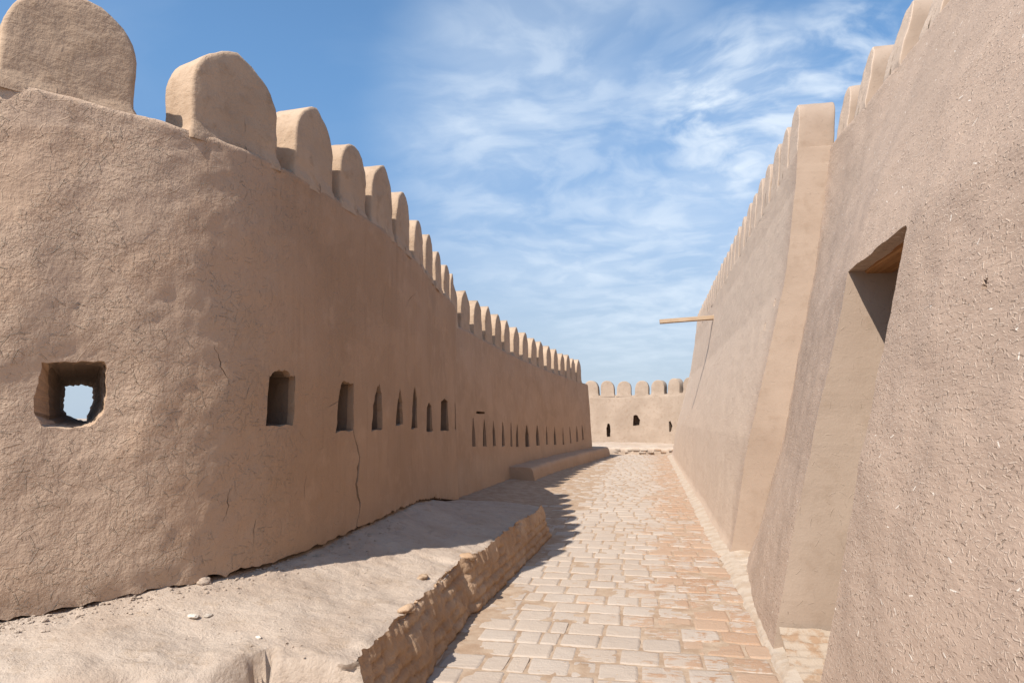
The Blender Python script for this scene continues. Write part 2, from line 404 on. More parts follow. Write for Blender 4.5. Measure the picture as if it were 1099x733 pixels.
def merlon(pos, t, nrm, w, h, th, mat, parent, seed, lean=0., pointed=.25, mats2=None, back=.035, flat=.45, amp=1., res=1):
    """arched merlon: arch outline in the plane of the wall (tangent t), thickness away from the path"""
    rnd = random.Random(seed); w *= rnd.uniform(.95, 1.04); h *= rnd.uniform(.96, 1.04); sh = rnd.uniform(-.05, .05); NO = 40 if res else 22
    def outline(k):
        a = k/NO; pts = []
        # go up the left side, over the arch, down the right side
        if a < .25: x = -w/2; z = -.06+(h*flat+.06)*a/.25
        elif a > .75: x = w/2; z = -.06+(h*flat+.06)*(1-a)/.25
        else:
            g = (a-.25)/.5*math.pi
            c, s_ = math.cos(g), math.sin(g)
            x = -w/2*math.copysign(abs(c)**(.9), c); z = h*flat+h*(1-flat)*(s_**.92)
            z += pointed*h*.16*max(0, 1-abs(c)*2.2)
        return x, z
    pts = [outline(k) for k in range(NO+1)]
    zc = h*.42
    def shrink(f):
        return [((x)*f, zc+(z-zc)*f if z > zc else z) for x, z in pts]
    V, UV = [], []
    rings = []
    fr = ([.18, .45, .75, .93] if res else [.5, .9])
    lay = [(f, 0.) for f in fr]+[(.985, .005), (1., .018)]
    mids = np.linspace(.018, th-.018, 9 if res else 3)[1:-1]
    lay += [(1., m) for m in mids]+[(1., th-.018), (.985, th-.005)]+[(f, th) for f in fr[::-1]]
    for f, d in lay:
        ring = []
        for x, z in shrink(f):
            zz = z
            p = np.array([x, -d, zz])
            q = nz(p[0]+seed*3.1, p[1], p[2], 3.2, 3)*.014*amp; q2 = nz(p[0]+seed*3.1, p[1]+5, p[2], 9, 2)*.005*amp
            foot = 0 if mats2 else max(0, 1-max(0, z)/.07); p[0] *= 1+.07*foot*foot; p[1] += .022*foot*foot*(1 if d < th/2 else -1)
            rim = 1 if 0.0 < d < th else 0
            if rim: p = p + np.array([x/(abs(w)/2)*.6, 0, max(0, (z-zc)/h)])*(q+q2)
            p[1] += (q+q2)*(1 if d < th/2 else -1)*.9
            p[1] -= lean*max(0, p[2]); p[0] += sh*p[2]
            ring.append(len(V)); V.append(p); UV.append((x+seed*1.37+d, z))
        rings.append(ring)
    F = []
    for a, b in zip(rings[:-1], rings[1:]):
        for i in range(NO): F.append((a[i], a[i+1], b[i+1], b[i]))
    F.append(tuple(rings[0])); F.append(tuple(rings[-1][::-1]))
    F.append(tuple([r[0] for r in rings][::-1]+[r[-1] for r in rings])) if False else None
    F = [f for f in F if f]
    mi = None
    M = Matrix(((t[0], nrm[0], 0, pos[0]-nrm[0]*back), (t[1], nrm[1], 0, pos[1]-nrm[1]*back), (0, 0, 1, pos[2]), (0, 0, 0, 1)))
    o = mesh_obj('merlon', V, F, mat, parent, UV, M); recalc(o)
    if mats2:
        o.data.materials.append(mats2)
        for pl in o.data.polygons:
            if abs(pl.normal.y) < .75: pl.material_index = 1
    return o

# ================================================================== left near wall (curved)
near_root = empty('mud_wall', (-3.2, 5.6, .5), 'curved mud plastered wall at left, with a square see-through hole and a long vertical crack', 'wall')
S_ZB = [0, 3.56, 3.84, 4.18, 4.5, 4.71, 5.14, 5.79, 6.28, 7.08, 8.4, 9.4, 10.2, 11., 12., 13.2, 14.8]
ZBV = [.50, .545, .545, .57, .572, .578, .575, .60, .63, .65, .62, .53, .42, .31, .2, .1, .05]
def zbase_near(s): return float(np.interp(s, S_ZB, ZBV))
cols = np.arange(.2, PN.s[-1]-.02, .03)
UU = np.r_[np.linspace(0, .9, 74), np.linspace(.9, 1, 16)[1:]]
def zs_near(s):
    zb = zbase_near(s)
    jagb = .026+.026*nz(s, 0, 0, 9, 4)+.02*max(0, nz(s, 5, 0, 2.2, 2))
    if s < 4.6: jagb -= .012
    return zb+jagb+(PN.top(s)-zb-jagb)*UU
def fp_near(s, z):
    p, t, n = PN.at(s); q = PN.pt(s, z); return q, np.array([n[0], n[1], 0])
def disp_near(s, z, p):
    a = .04*nz(p[0], p[1], z, .55, 1)+.011*nz(p[0], p[1], z, 1.7, 2)
    rough = 1-.6*sstep(4.6, 6., s)
    a += (.006*nz(p[0], p[1], z, 5, 2)+.005*nz(p[0], p[1], z*1.4, 13, 2))*rough
    # scoop of repair plaster round the square hole
    d = math.hypot((s-3.83)/.42, (z-1.72)/.36)
    a -= .03*max(0, 1-d*d)
    zb = zbase_near(s)
    a -= .018*max(0, 1-(z-zb)/.12)*(.5+nz(s, 3, z, 7, 2))
    return a
def back_near(s, z, p, n): return p-n*.68
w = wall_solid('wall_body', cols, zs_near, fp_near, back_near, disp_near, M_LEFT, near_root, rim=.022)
cut = Cutter(); linings = []; rnd = random.Random(3)
def frame_near(s, z):
    p, t, n = PN.at(s); q = PN.pt(s, z); return (q, np.array([t[0], t[1], 0]), -np.array([n[0], n[1], 0]))
NEAR_LOOPS = [  # s centre, z centre, polygon (u,z) about it
    (5.145, 1.735, [(-.135,-.195),(.145,-.19),(.15,.165),(.10,.175),(.055,.20),(-.03,.21),(-.07,.185),(-.13,.15)], .92),
    (6.03, 1.69, [(-.17,-.21),(.15,-.20),(.15,.19),(.05,.215),(-.07,.205),(-.12,.10)], .9),
    (6.69, 1.695, [(-.15,-.215),(.145,-.205),(.14,.13),(.10,.225),(.03,.19),(-.09,.02)], .8),
    (7.42, 1.70, [(-.15,-.18),(.14,-.17),(.10,.06),(.02,.20),(-.06,.08)], .8),
    (8.12, 1.715, [(-.19,-.24),(.15,-.24),(.15,.08),(.03,.25),(-.08,.14)], .8),
    (9.1, 1.62, [(-.24,-.19),(.2,-.2),(.18,.13),(.02,.18),(-.16,.1)], .8),
    (10.4, 1.64, [(-.34,-.23),(.34,-.24),(.30,.2),(.05,.25),(-.24,.18)], .8),
    (11.75, 1.64, [(-.3,-.24),(.3,-.24),(.25,.2),(.05,.25),(-.2,.15)], .8),
    (1.9, 1.72, [(-.14,-.2),(.14,-.2),(.12,.15),(.0,.2),(-.12,.14)], .8)]
for s0, z0, poly, shr in NEAR_LOOPS:
    fr = frame_near(s0, z0); pj = jag(poly, 4, .009, rnd)
    big = [p*1.0 for p in pj]
    cut.loft([ring_on(fr, big, -.16), ring_on(fr, big, .12, 1.0), ring_on(fr, big, .64, shr)], (s0, z0))
    c0 = np.mean(pj, axis=0); sm = [c0+(p-c0)*.985 for p in pj]
    linings.append(('loophole', [ring_on(fr, sm, .035), ring_on(fr, sm, .12, 1.0), ring_on(fr, sm, .625, shr)], True))
# the square see-through hole: splayed, with a ragged smaller opening on the far side
def resample(poly, n):
    P = np.array(poly, float); c = P.mean(0)
    ang = np.arctan2(P[:, 1]-c[1], P[:, 0]-c[0]); k = int(np.argmin(np.abs(ang+2.36)))
    P = np.roll(P, -k, axis=0)
    if np.cross(P[1]-P[0], P[2]-P[1]) < 0: P = np.roll(P[::-1], 1, axis=0)
    Q = np.vstack([P, P[:1]]); d = np.r_[0, np.cumsum(np.hypot(*np.diff(Q, axis=0).T))]
    s = np.linspace(0, d[-1], n, endpoint=False)
    return np.c_[np.interp(s, d, Q[:, 0]), np.interp(s, d, Q[:, 1])]
outer = resample([(-.169,.182),(-.02,.196),(.139,.205),(.153,.031),(.15,-.077),(.094,-.168),(-.019,-.182),(-.138,-.176),(-.184,-.115),(-.199,-.019),(-.184,.074)], 48)
midp = resample([(-.115,.183),(.143,.197),(.165,-.02),(.141,-.098),(.106,-.158),(-.053,-.157),(-.095,-.131),(-.11,.028)], 48)
exitp = resample([(.044,.082),(.126,.097),(.211,.088),(.217,-.01),(.196,-.108),(.188,-.15),(.135,-.138),(.071,-.108),(.044,-.073),(.043,.017)], 48)
rr = lambda P, a: [p+np.array([rnd.uniform(-a, a), rnd.uniform(-a, a)]) for p in P]
fr = frame_near(3.83, 1.72)
out_j = rr(outer, .005); mid_j = rr(midp, .004); ex_j = rr(exitp, .006)
mouth = [p*1.0+(p-outer.mean(0))*.18 for p in out_j]
cut.loft([ring_on(fr, mouth, -.13), ring_on(fr, out_j, .015), ring_on(fr, mid_j, .15), ring_on(fr, [m*.3+e*.7 for m, e in zip(midp, exitp)], .45), ring_on(fr, ex_j, .60), ring_on(fr, [p+(p-exitp.mean(0))*.25 for p in ex_j], 1.0)], (3.83, 1.7))
ins = lambda P, k: [np.mean(P, axis=0)+(p-np.mean(P, axis=0))*k for p in P]
linings.append(('window_opening', [ring_on(fr, ins(out_j, .985), .05), ring_on(fr, ins(mid_j, .98), .155), ring_on(fr, ins([m*.3+e*.7 for m, e in zip(midp, exitp)], .97), .45), ring_on(fr, ins(ex_j, .93), .61)], False))
# cracks: thin jagged slits cut into the plaster
def crack(path, wd, depth, pl=PN, fr_fn=frame_near, sub=5):
    pts = []
    for (a, b) in zip(path[:-1], path[1:]):
        for k in range(sub):
            f = k/sub; pts.append((a[0]+(b[0]-a[0])*f+rnd.uniform(-.012, .012), a[1]+(b[1]-a[1])*f))
    pts.append(path[-1]); n = len(pts)
    ws = [wd*(.35+.65*math.sin(math.pi*min(1, (i+.4)/n*1.1)))*rnd.uniform(.5, 1.25)/2 for i in range(n)]
    left = [(p[0]-w_, p[1]) for p, w_ in zip(pts, ws)]; right = [(p[0]+w_, p[1]) for p, w_ in zip(pts, ws)][::-1]
    poly = left+right
    def ring(d):
        out = []
        for s_, z_ in poly:
            o, t, n_ = fr_fn(s_, z_); out.append(tuple(o+n_*d))
        return out
    cut.loft([ring(-.1), ring(depth)], (path[0][0], 0))
crack([(6.17,1.50),(6.28,1.26),(6.24,1.03),(6.33,.82),(6.25,.58)], .04, .12)
crack([(5.90,1.735),(5.80,1.70),(5.71,1.675)], .016, .05, sub=3)
crack([(4.58,2.07),(4.63,1.93),(4.71,1.80)], .007, .03)
crack([(4.74,1.14),(4.72,1.03),(4.69,.93)], .006, .03)
crack([(8.19,3.05),(7.86,2.91),(7.7,2.78)], .016, .04)
crack([(5.95,2.03),(5.9,1.93)], .006, .03)
crack([(5.45,1.2),(5.43,.95)], .006, .03)
crack([(7.0,2.9),(6.9,2.6),(6.95,2.45)], .008, .03)
crack([(4.95,.92),(4.93,.72)], .006, .03)
crack([(5.36,1.5),(5.42,1.44)], .006, .03, sub=3)
cut.cut(w); sharp(w, 50)
for nm, rings, cl in linings: lining(nm, rings, M_HOLE_SHADE, near_root, cl, 'splayed square opening with ragged far end and sky behind it' if not cl else None)
for i, (s0, wd) in enumerate([(3.70,.72),(4.74,.68),(5.60,.58),(6.28,.54),(6.95,.57),(7.70,.56),(8.52,.58),(9.32,.56),(10.1,.56),(10.9,.56),(11.7,.56),(2.72,.66),(1.85,.66)]):
    p, t, n = PN.at(s0)
    merlon((p[0], p[1], NEAR_TOP-.004), t, n, wd, .62-.10*sstep(6.5, 10, s0), .30, M_MERL, near_root, i+1, pointed=[.1, .45, .35][i % 3], res=1)

# ================================================================== left far wall
far_root = empty('mud_wall', (-3.5, 17, 0), 'long straight mud wall with a row of narrow slits above a low bench', 'wall')
def frame_far(s, z):
    p, t, n = PF.at(s); q = PF.pt(s, z); return (q, np.array([t[0], t[1], 0]), -np.array([n[0], n[1], 0]))
colsf = np.arange(0, PF.s[-1], .07)
w = wall_solid('wall_body', colsf, lambda s: -.3+(PF.top(s)+.3)*np.r_[np.linspace(0, .96, 46), np.linspace(.96, 1, 5)[1:]],
    lambda s, z: (PF.pt(s, z), np.array([*PF.at(s)[2], 0])), lambda s, z, p, n: p-n*(.7+.0*z),
    lambda s, z, p: .035*nz(p[0], p[1], z, .6, 2)+.012*nz(p[0]*3, p[1]*3, z*.5, 1.6, 2), M_FAR, far_root)
cut = Cutter(); linings = []
FAR_LOOPS = [(1.82,1.30,.14),(2.64,1.27,.22),(3.54,1.24,.17),(4.37,1.21,.2),(5.19,1.17,.15),(5.95,1.13,.17),(7.05,1.09,.32),(8.23,1.07,.24),
             (9.38,1.05,.17),(10.47,1.01,.19),(11.63,.97,.15),(12.73,.98,.17),(13.82,1.0,.2),(14.75,1.04,.18)]
for s0, z0, wd in FAR_LOOPS:
    fr = frame_far(s0, z0); hh = .30; wd *= 1.55
    poly = jag([(-wd/2, -hh), (wd/2, -hh), (wd*.42, hh*.1), (wd*.1, hh), (-wd*.1, hh*.98), (-wd*.42, hh*.1)], 2, .012, rnd)
    cut.loft([ring_on(fr, poly, -.14), ring_on(fr, poly, .62, .9)], (s0, z0))
    linings.append([ring_on(fr, ins(poly, .97), .04), ring_on(fr, ins(poly, .97), .605, .9)])
fr = frame_far(2.4, 1.70); poly = jag([(-.36, -.02), (.36, -.025), (.34, .03), (-.34, .03)], 2, .006, rnd)
cut.loft([ring_on(fr, poly, -.14), ring_on(fr, poly, .3)], (2.4, 1.7))
cut.cut(w); sharp(w, 50)
for rings in linings: lining('loophole', rings, M_HOLE_SHADE, far_root)
for i, s0 in enumerate([.45,1.3,2.22,3.13,4.01,4.97,5.99,7.0,7.97,8.85,9.84,10.86,11.83,12.76,13.55,14.4]):
    s0 += .42; p, t, n = PF.at(s0)
    merlon((p[0], p[1], PF.top(s0)-.01), t, n, .64, .78, .34, M_MERL, far_root, 40+i, pointed=.5, res=0)

# ================================================================== bench along the far wall
def bench():
    root = None
    P, S = smooth_poly([(-2.80,16.75),(-2.72,18.6),(-2.55,21),(-2.2,24.5),(-1.85,27.6),(-1.62,29.6)], .09)
    t = np.gradient(P, axis=0); t /= np.linalg.norm(t, axis=1)[:, None]; n = np.c_[t[:, 1], -t[:, 0]]
    prof = [(.03,-.05),(.02,.1),(0,.24),(-.02,.33),(-.06,.365),(-.14,.375),(-.3,.385),(-.5,.39),(-.9,.395),(-.9,-.05)]
    V, UV, F = [], [], []; m = len(prof)
    for i, p in enumerate(P):
        for j, (o, z) in enumerate(prof):
            k = .025*nz(p[0], p[1], z*2, 1.8, 3) if j < 9 else 0
            end = -.05*max(0, 1-(S[-1]-S[i])/.4)
            q = p+n[i]*(o+k+end); V.append((q[0], q[1], z+.014*nz(p[0]*2, p[1]*2, o*2, 1.3, 2)*(1 if z > .05 else 0)+end*(z > .2))); UV.append((S[i], z+o))
    for i in range(len(P)-1):
        for j in range(m-1):
            a = i*m+j; F.append((a, a+m, a+m+1, a+1))
    F.append(tuple(range(m))); k = (len(P)-1)*m; F.append(tuple(range(k+m-1, k-1, -1)))
    o = mesh_obj('clay_bench', V, F, M_FAR, None, UV); recalc(o); sharp(o, 55)
    tag(o, 'low mud bench running along the foot of the wall with narrow slits', 'bench')
bench()

# ================================================================== end wall
end_root = empty('mud_wall', (-.5, 33, .3), 'sunlit crenellated mud wall closing the far end of the paved alley', 'wall')
PE = Plan([(-9,34.2),(-5,33.5),(-2.5,33.1),(-.4,32.95),(.5,32.7),(1.4,32.1),(2.4,31.2),(3.4,30.2)], .09, .03, lambda y: 2.66+0*y+np.clip((33-y)*.06, 0, .12))
def frame_end(s, z):
    p, t, n = PE.at(s); q = PE.pt(s, z); return (q, np.array([t[0], t[1], 0]), -np.array([n[0], n[1], 0]))
# Plan.n points to the right of travel = towards -Y here
w = wall_solid('wall_body', PE.s[::1], lambda s: -.4+(PE.top(s)+.4)*np.linspace(0, 1, 34),
    lambda s, z: (PE.pt(s, z), np.array([*PE.at(s)[2], 0])), lambda s, z, p, n: p-n*.7,
    lambda s, z, p: .03*nz(p[0], p[1], z, .8, 2), M_END, end_root)
def s_at_x(x): return float(np.interp(x, PE.p[:, 0], PE.s))
cut = Cutter(); linings = []
for x, z0, poly in [(-1.88,1.0,[(-.08,-.33),(.09,-.33),(.1,.1),(.05,.31),(-.03,.33),(-.09,.1)]),
                    (-.56,1.47,[(-.16,-.26),(.14,-.25),(.17,.02),(.06,.22),(-.03,.27),(-.15,.22)]),
                    (.98,1.19,[(-.06,-.26),(.05,-.25),(.13,.02),(.02,.28),(-.06,.2)]),
                    (-3.5,1.0,[(-.08,-.33),(.09,-.33),(.1,.1),(.05,.31),(-.09,.1)])]:
    s0 = s_at_x(x); fr = frame_end(s0, z0); pj = jag(poly, 3, .012, rnd)
    cut.loft([ring_on(fr, pj, -.14), ring_on(fr, pj, .5, .9)], (s0, z0)); linings.append([ring_on(fr, ins(pj, .97), .05), ring_on(fr, ins(pj, .97), .485, .9)])
cut.cut(w); sharp(w, 50)
for rings in linings: lining('loophole', rings, M_HOLE_SHADE, end_root)
for i, x in enumerate([-6.2,-5.1,-4.2,-3.45,-2.68,-1.9,-1.13,-.30,.42,1.13,1.78]):
    s0 = s_at_x(x); p, t, n = PE.at(s0)
    merlon((p[0], p[1], PE.top(s0)-.01), t, n, .66, .70, .38, M_END, end_root, 80+i, pointed=.0, res=0, back=.03)

# low brick-edged step in front of the end wall
def step():
    xs = np.arange(-3.4, 1.3, .06); V, UV, F = [], [], []
    prof = [(0,-.05),(.0,.1),(-.01,.2),(.04,.285),(.12,.30),(.6,.33),(1.2,.37),(2.0,.43),(2.9,.47),(2.9,-.05)]
    m = len(prof)
    for x in xs:
        y0 = 30.45+.09*nz(x, 0, 0, 1.3, 3)-.1*max(0, -x-1.2)
        for j, (dy, z) in enumerate(prof):
            k = .03*nz(x, dy, z, 3, 2); yy = y0+dy
            if x > .4: yy -= .0
            V.append((x, yy+(k if j < 5 else 0), z+(.03*nz(x, dy, 0, 2.2, 3) if 1 < j < 9 else 0))); UV.append((x, yy))
    for i in range(len(xs)-1):
        for j in range(m-1):
            a = i*m+j; F.append((a, a+m, a+m+1, a+1))
    F.append(tuple(range(m))); k = (len(xs)-1)*m; F.append(tuple(range(k+m-1, k-1, -1)))
    o = mesh_obj('clay_step', V, F, M_EARTH, None, UV); recalc(o)
    tag(o, 'low crumbling earth step across the far end of the alley', 'step')
    rn = random.Random(5); V, F, tn = [], [], []
    for row in range(2):
        x = -1.6+.13*row
        while x < .95:
            wd = rn.uniform(.2, .3)
            if rn.random() < .75:
                y0 = 30.40+.09*nz(x+.12, 0, 0, 1.3, 3); z0 = .09+row*.09; V, F = [], []; b = 0
                for dx in (0, wd):
                    for dy in (0, .14):
                        for dz in (0, .062): V.append((x+dx, y0+dy+rn.uniform(-.015, .015), z0+dz+rn.uniform(-.006, .006)))
                for f in ((0,1,3,2),(4,6,7,5),(0,4,5,1),(2,3,7,6),(1,5,7,3),(0,2,6,4)): F.append(tuple(b+k for k in f))
                e = mesh_obj('brick', V, F, M_BRICK, o, None, smooth=False, fattr=[.5]*6); recalc(e)
            x += wd+.03
step()

# ================================================================== right wall
right_root = empty('mud_wall', (1.2, 8, 0), 'tall leaning straw-and-mud wall along the right side of the paved alley, with a doorway', 'wall')
YE0, YE1 = 29.6, 26.9           # far end leans back: base / top
yc = np.r_[np.arange(-2, 1.2, .12), np.arange(1.2, 8.515, .026), [8.518, 8.542], np.arange(8.57, 12, .045), np.arange(12, YE0+.01, .11)]
zz_n = np.r_[np.linspace(-.3, RTOP-.2, 150), np.linspace(RTOP-.2, RTOP, 8)[1:]]
def yy_of(c, z):                # shear the last metres so that the end face leans
    return c-(YE0-YE1)*max(0, z)/5.5*max(0, (c-22)/(YE0-22))
def fp_right(c, z):
    y = yy_of(c, z); x = right_x(c, z)
    if 8.51 < c < 8.55: y = c+.020*nz(0, 4, z, 1.1, 2)+.0015*nz(0, 9, z, 7, 1)
    return np.array([x, y, z]), np.array([-1., 0., 0.])
def disp_right(c, z, p):
    a = .02*nz(p[0], p[1], z, .5, 1)+.014*nz(p[0], p[1], z, 1.8, 2)+.005*nz(p[0], p[1]*.5, z, 7, 2)+.002*nz(p[0], p[1]*.4, z, 19, 1)
    if c > YSTEP: a = a*.7
    return a
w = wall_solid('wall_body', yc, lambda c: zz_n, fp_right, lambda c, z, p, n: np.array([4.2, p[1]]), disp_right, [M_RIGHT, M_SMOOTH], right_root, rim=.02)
cut = Cutter()
DY0, DY1, DZ = 4.0, 5.15, 2.63
rnd = random.Random(11)
zz_d = np.linspace(-.5, DZ, 60)
door = [(DY0+.03*sstep(.3, 0, z)+.012*nz(0, 1, z, 2.3, 2)+.006*nz(0, 2, z, 11, 2), z) for z in zz_d]
door += [(y, DZ+.025*(1-(y-DY0)/(DY1-DY0))+.010*nz(y, 5, 0, 5, 3)) for y in np.linspace(DY0, DY1, 40)[1:-1]]
door += [(DY1+.008*nz(0, 6, z, 1.4, 2)+.0025*nz(0, 7, z, 6, 2), z) for z in zz_d[::-1]]
cut.loft([[(x, p[0], p[1]) for p in door] for x in (-.2, 1.0, 1.8, 3.0)], (0, 0))
for y0, z0, r_ in ((8.98, 3.03, .05), (9.38, 2.78, .05), (11.4, 3.6, .03), (2.3, 3.9, .03), (2.9, 2.1, .02)):
    x0 = right_x(y0, z0); pj = jag([(-r_, -r_*1.3), (r_, -r_), (r_*.8, r_*1.2), (-r_*.7, r_)], 3, .006, rnd)
    cut.loft([[(x0-.15, y0+p[0], z0+p[1]+.1) for p in pj], [(x0+.25, y0+p[0], z0+p[1]-.15) for p in pj]], (y0, z0))
cut.cut(w)
bm = bmesh.new(); bm.from_mesh(w.data)
for f in bm.faces:
    c = f.calc_center_median()
    if abs(f.normal.y) > .75 and 3.6 < c.y < 8.7 and c.z < RTOP: f.material_index = 1
bm.to_mesh(w.data); bm.free(); sharp(w, 35)
# planar uv for the pale side faces
uvl = w.data.uv_layers[0].data
for pl in w.data.polygons:
    if pl.material_index == 1:
        for li in pl.loop_indices:
            v = w.data.vertices[w.data.loops[li].vertex_index].co; uvl[li].uv = (v.x, v.z)
# merlons
k = 100
for y in [8.545+.29, 9.49, 10.16, 10.92, 11.62, 12.31, 12.99, 13.74, 14.5, 15.17]+[15.17+.71*i for i in range(1, 17)]:
    if y > 26.6: break
    xf = 1.82 + (RTOP-4.4)*.078
    merlon((xf, y, RTOP-.006), (0, 1), (-1, 0), .58, .67, .42, [M_MERLR], right_root, k, lean=.10, pointed=0, mats2=M_SMOOTH, back=.0, flat=.5, res=1 if y < 13 else 0, amp=.8); k += 1
for y in [8.22, 7.58, 6.74, 5.95, 5.15, 4.35, 3.55, 2.75, 1.95, 1.15]:
    c, z = y, RTOP; xf = right_x(y, z)
    dz_ = .0 if y < 8 else -.12
    merlon((xf, y, RTOP-.006+dz_), (0, 1), (-1, 0), (.46), .68, .42, [M_MERLR], right_root, k, lean=(right_x(y, 5.5)-right_x(y, RTOP))/.64, pointed=0, mats2=M_SMOOTH, back=.0, flat=.5, amp=1.2); k += 1
# wooden lintel inside the door head
def beam_mesh(name, A, B, wv, hv, mat, parent, seed=0, seg=14, amp=.006):
    A, B = np.array(A, float), np.array(B, float); d = (B-A)/np.linalg.norm(B-A)
    up = np.array([0, 0, 1.]); sd = np.cross(d, up); sd /= np.linalg.norm(sd); up = np.cross(sd, d)
    prof = [(-.5,-.42),(-.42,-.5),(.42,-.5),(.5,-.42),(.5,.42),(.42,.5),(-.42,.5),(-.5,.42)]
    V, UV, F = [], [], []
    for i in range(seg+1):
        c = A+(B-A)*i/seg
        for j, (a, b) in enumerate(prof):
            q = nz(seed+i*.35, j*.7, 0, 1, 2)*amp
            V.append(c+sd*(a*wv+q)+up*(b*hv+q*.7)); UV.append((i*.1, j*.05))
    for i in range(seg):
        for j in range(8): F.append((i*8+j, i*8+(j+1) % 8, (i+1)*8+(j+1) % 8, (i+1)*8+j))
    F.append(tuple(range(7, -1, -1))); F.append(tuple(seg*8+j for j in range(8)))
    o = mesh_obj(name, V, F, mat, parent, UV); recalc(o); sharp(o, 30); return o
beam_mesh('lintel', (1.62, 3.70, 2.70), (1.62, 5.30, 2.70), .19, .18, M_WOODO, right_root, 3)
beam_mesh('lintel', (1.85, 3.70, 2.71), (1.85, 5.30, 2.71), .2, .18, M_WOODO, right_root, 9)
beam_mesh('wooden_spout', (2.05, 19.2, 4.325), (.36, 19.2, 4.235), .20, .11, M_WOODG, right_root, 5)['label'] = 'weathered wooden plank jutting from the wall into the air'
# sloping brick threshold
def threshold():
    V, UV, F = [], [], []; ys = np.arange(3.9, 5.13, .02); xs = np.arange(.845, 1.75, .03)
    for y in ys:
        for x in xs:
            lim = .82
            z = max(-.03, .19-.40*(5.15-y)-.25*max(0, .84-x))
            g = ((5.15-y)/.068) % 1
            z += -.022*math.exp(-((g-.0)/.16)**2)-.022*math.exp(-((g-1)/.16)**2)+.012*nz(x, y, 0, 9, 2)
            V.append((x, y, z)); UV.append((x, y))
    n = len(xs)
    for i in range(len(ys)-1):
        for j in range(n-1): a = i*n+j; F.append((a, a+1, a+n+1, a+n))
    mesh_obj('threshold', V, F, M_BRICKP, right_root, UV, fattr=[.6]*len(F))
s_ = NT('pale_brick'); P_ = s_.obj(); m_ = s_.noise(P_, 9, 5, .65); f_ = s_.noise(P_, 60, 4, .7)
M_BRICKP = s_.finish(s_.mix(s_.ramp(m_, .45, .62), (.36,.285,.22), (.30,.195,.125)), addup(s_, s_.math('MULTIPLY', m_, .012), s_.math('MULTIPLY', f_, .004)))
threshold()

# ================================================================== paved path, its bed, the pale mortar strip
PW_E = [2.2,3.44,3.6,5.4,5.62,5.68,6.2,9.2,9.5]; PX_E = [-1.44,-1.488,-1.475,-1.56,-1.575,-1.535,-1.52,-1.442,-1.44]
def bed_h(x, y):
    h = -.0065+.0065*nz(x, y, 0, 3.2, 3)+.004*nz(x, y, 0, 17, 2)
    h += .012*sstep(-1.0, -1.4, x)*(.5+nz(x, y, 7, 2))
    if y > 9:
        h += .10*sstep(-1.9, -3.4, x)*sstep(9, 11, y)
    return h
def bed():
    V, F = [], []
    ys = np.r_[np.arange(1.5, 12, .035), np.arange(12, 33.2, .12)]
    xs = np.r_[np.arange(-4.2, -1.7, .15), np.arange(-1.7, .95, .035), [1.2, 1.6]]
    for y in ys:
        for x in xs: V.append((x, y, bed_h(x, y)))
    n = len(xs)
    for i in range(len(ys)-1):
        for j in range(n-1): a = i*n+j; F.append((a, a+1, a+n+1, a+n))
    tag(mesh_obj('path_bed', V, F, M_BED), kind='structure')
bed()
def bricks():
    rn = random.Random(21); V, F, T = [], [], []
    y = 1.9; row = 0
    while y < 30.35:
        ln = rn.uniform(.262, .285)
        x0 = -1.43 if y < 9.4 else -1.75+.15*nz(y, 0, 0, .8, 2)
        x = x0-rn.uniform(0, .25) if row % 2 else x0-.13-rn.uniform(0, .25)
        yj = y
        while x < .77:
            wd = rn.choice([.27, .275, .28, .26]) if rn.random() > .16 else rn.uniform(.12, .17)
            x1 = min(x+wd, .80)
            if x1-x > .07 and not (y > 9.4 and x < -1.35 and rn.random() < .25):
                b = len(V); N = 6 if y < 13 else 3
                tl = (rn.uniform(-.02, .02), rn.uniform(-.02, .02)); dz = rn.uniform(-.005, .004); rot = rn.uniform(-.022, .022)
                cx, cy = (x+x1)/2, yj+ln/2
                tone = rn.random(); rr_ = rn.uniform(.3, 1.5)
                for i in range(N+1):
                    for j in range(N+1):
                        u, v = i/N*2-1, j/N*2-1
                        # squeeze rows so the border ring is thin and rounded
                        uu = math.copysign(abs(u)**.2, u); vv = math.copysign(abs(v)**.2, v)
                        px = uu*(x1-x)/2; py = vv*ln/2
                        k = .026*rr_*(max(0, abs(uu)+abs(vv)-1.7))
                        px -= math.copysign(k, uu) if u else 0; py -= math.copysign(k, vv) if v else 0
                        edge = max(abs(u), abs(v))
                        z = dz+px*tl[0]+py*tl[1]
                        qx, qy = cx+px-py*rot, cy+py+px*rot
                        z += .004*nz(qx, qy, tone*9, 7, 2)+.0025*nz(qx, qy, tone*5, 24, 1)
                        if edge > .99: z -= .014; qx += .006*nz(qx, qy, 3, 15, 1); qy += .006*nz(qx, qy, 8, 15, 1)
                        elif edge > .6 and N == 6: z -= .0012
                        V.append((qx, qy, z))
                for i in range(N):
                    for j in range(N):
                        a = b+i*(N+1)+j; F.append((a, a+N+1, a+N+2, a+1)); T.append(tone)
            x += wd+rn.uniform(.005, .013)
        y += ln+rn.uniform(.005, .013); row += 1
    o = mesh_obj('path', V, F, M_BRICK, None, None, fattr=T); sharp(o, 60)
    tag(o, kind='structure')
bricks()
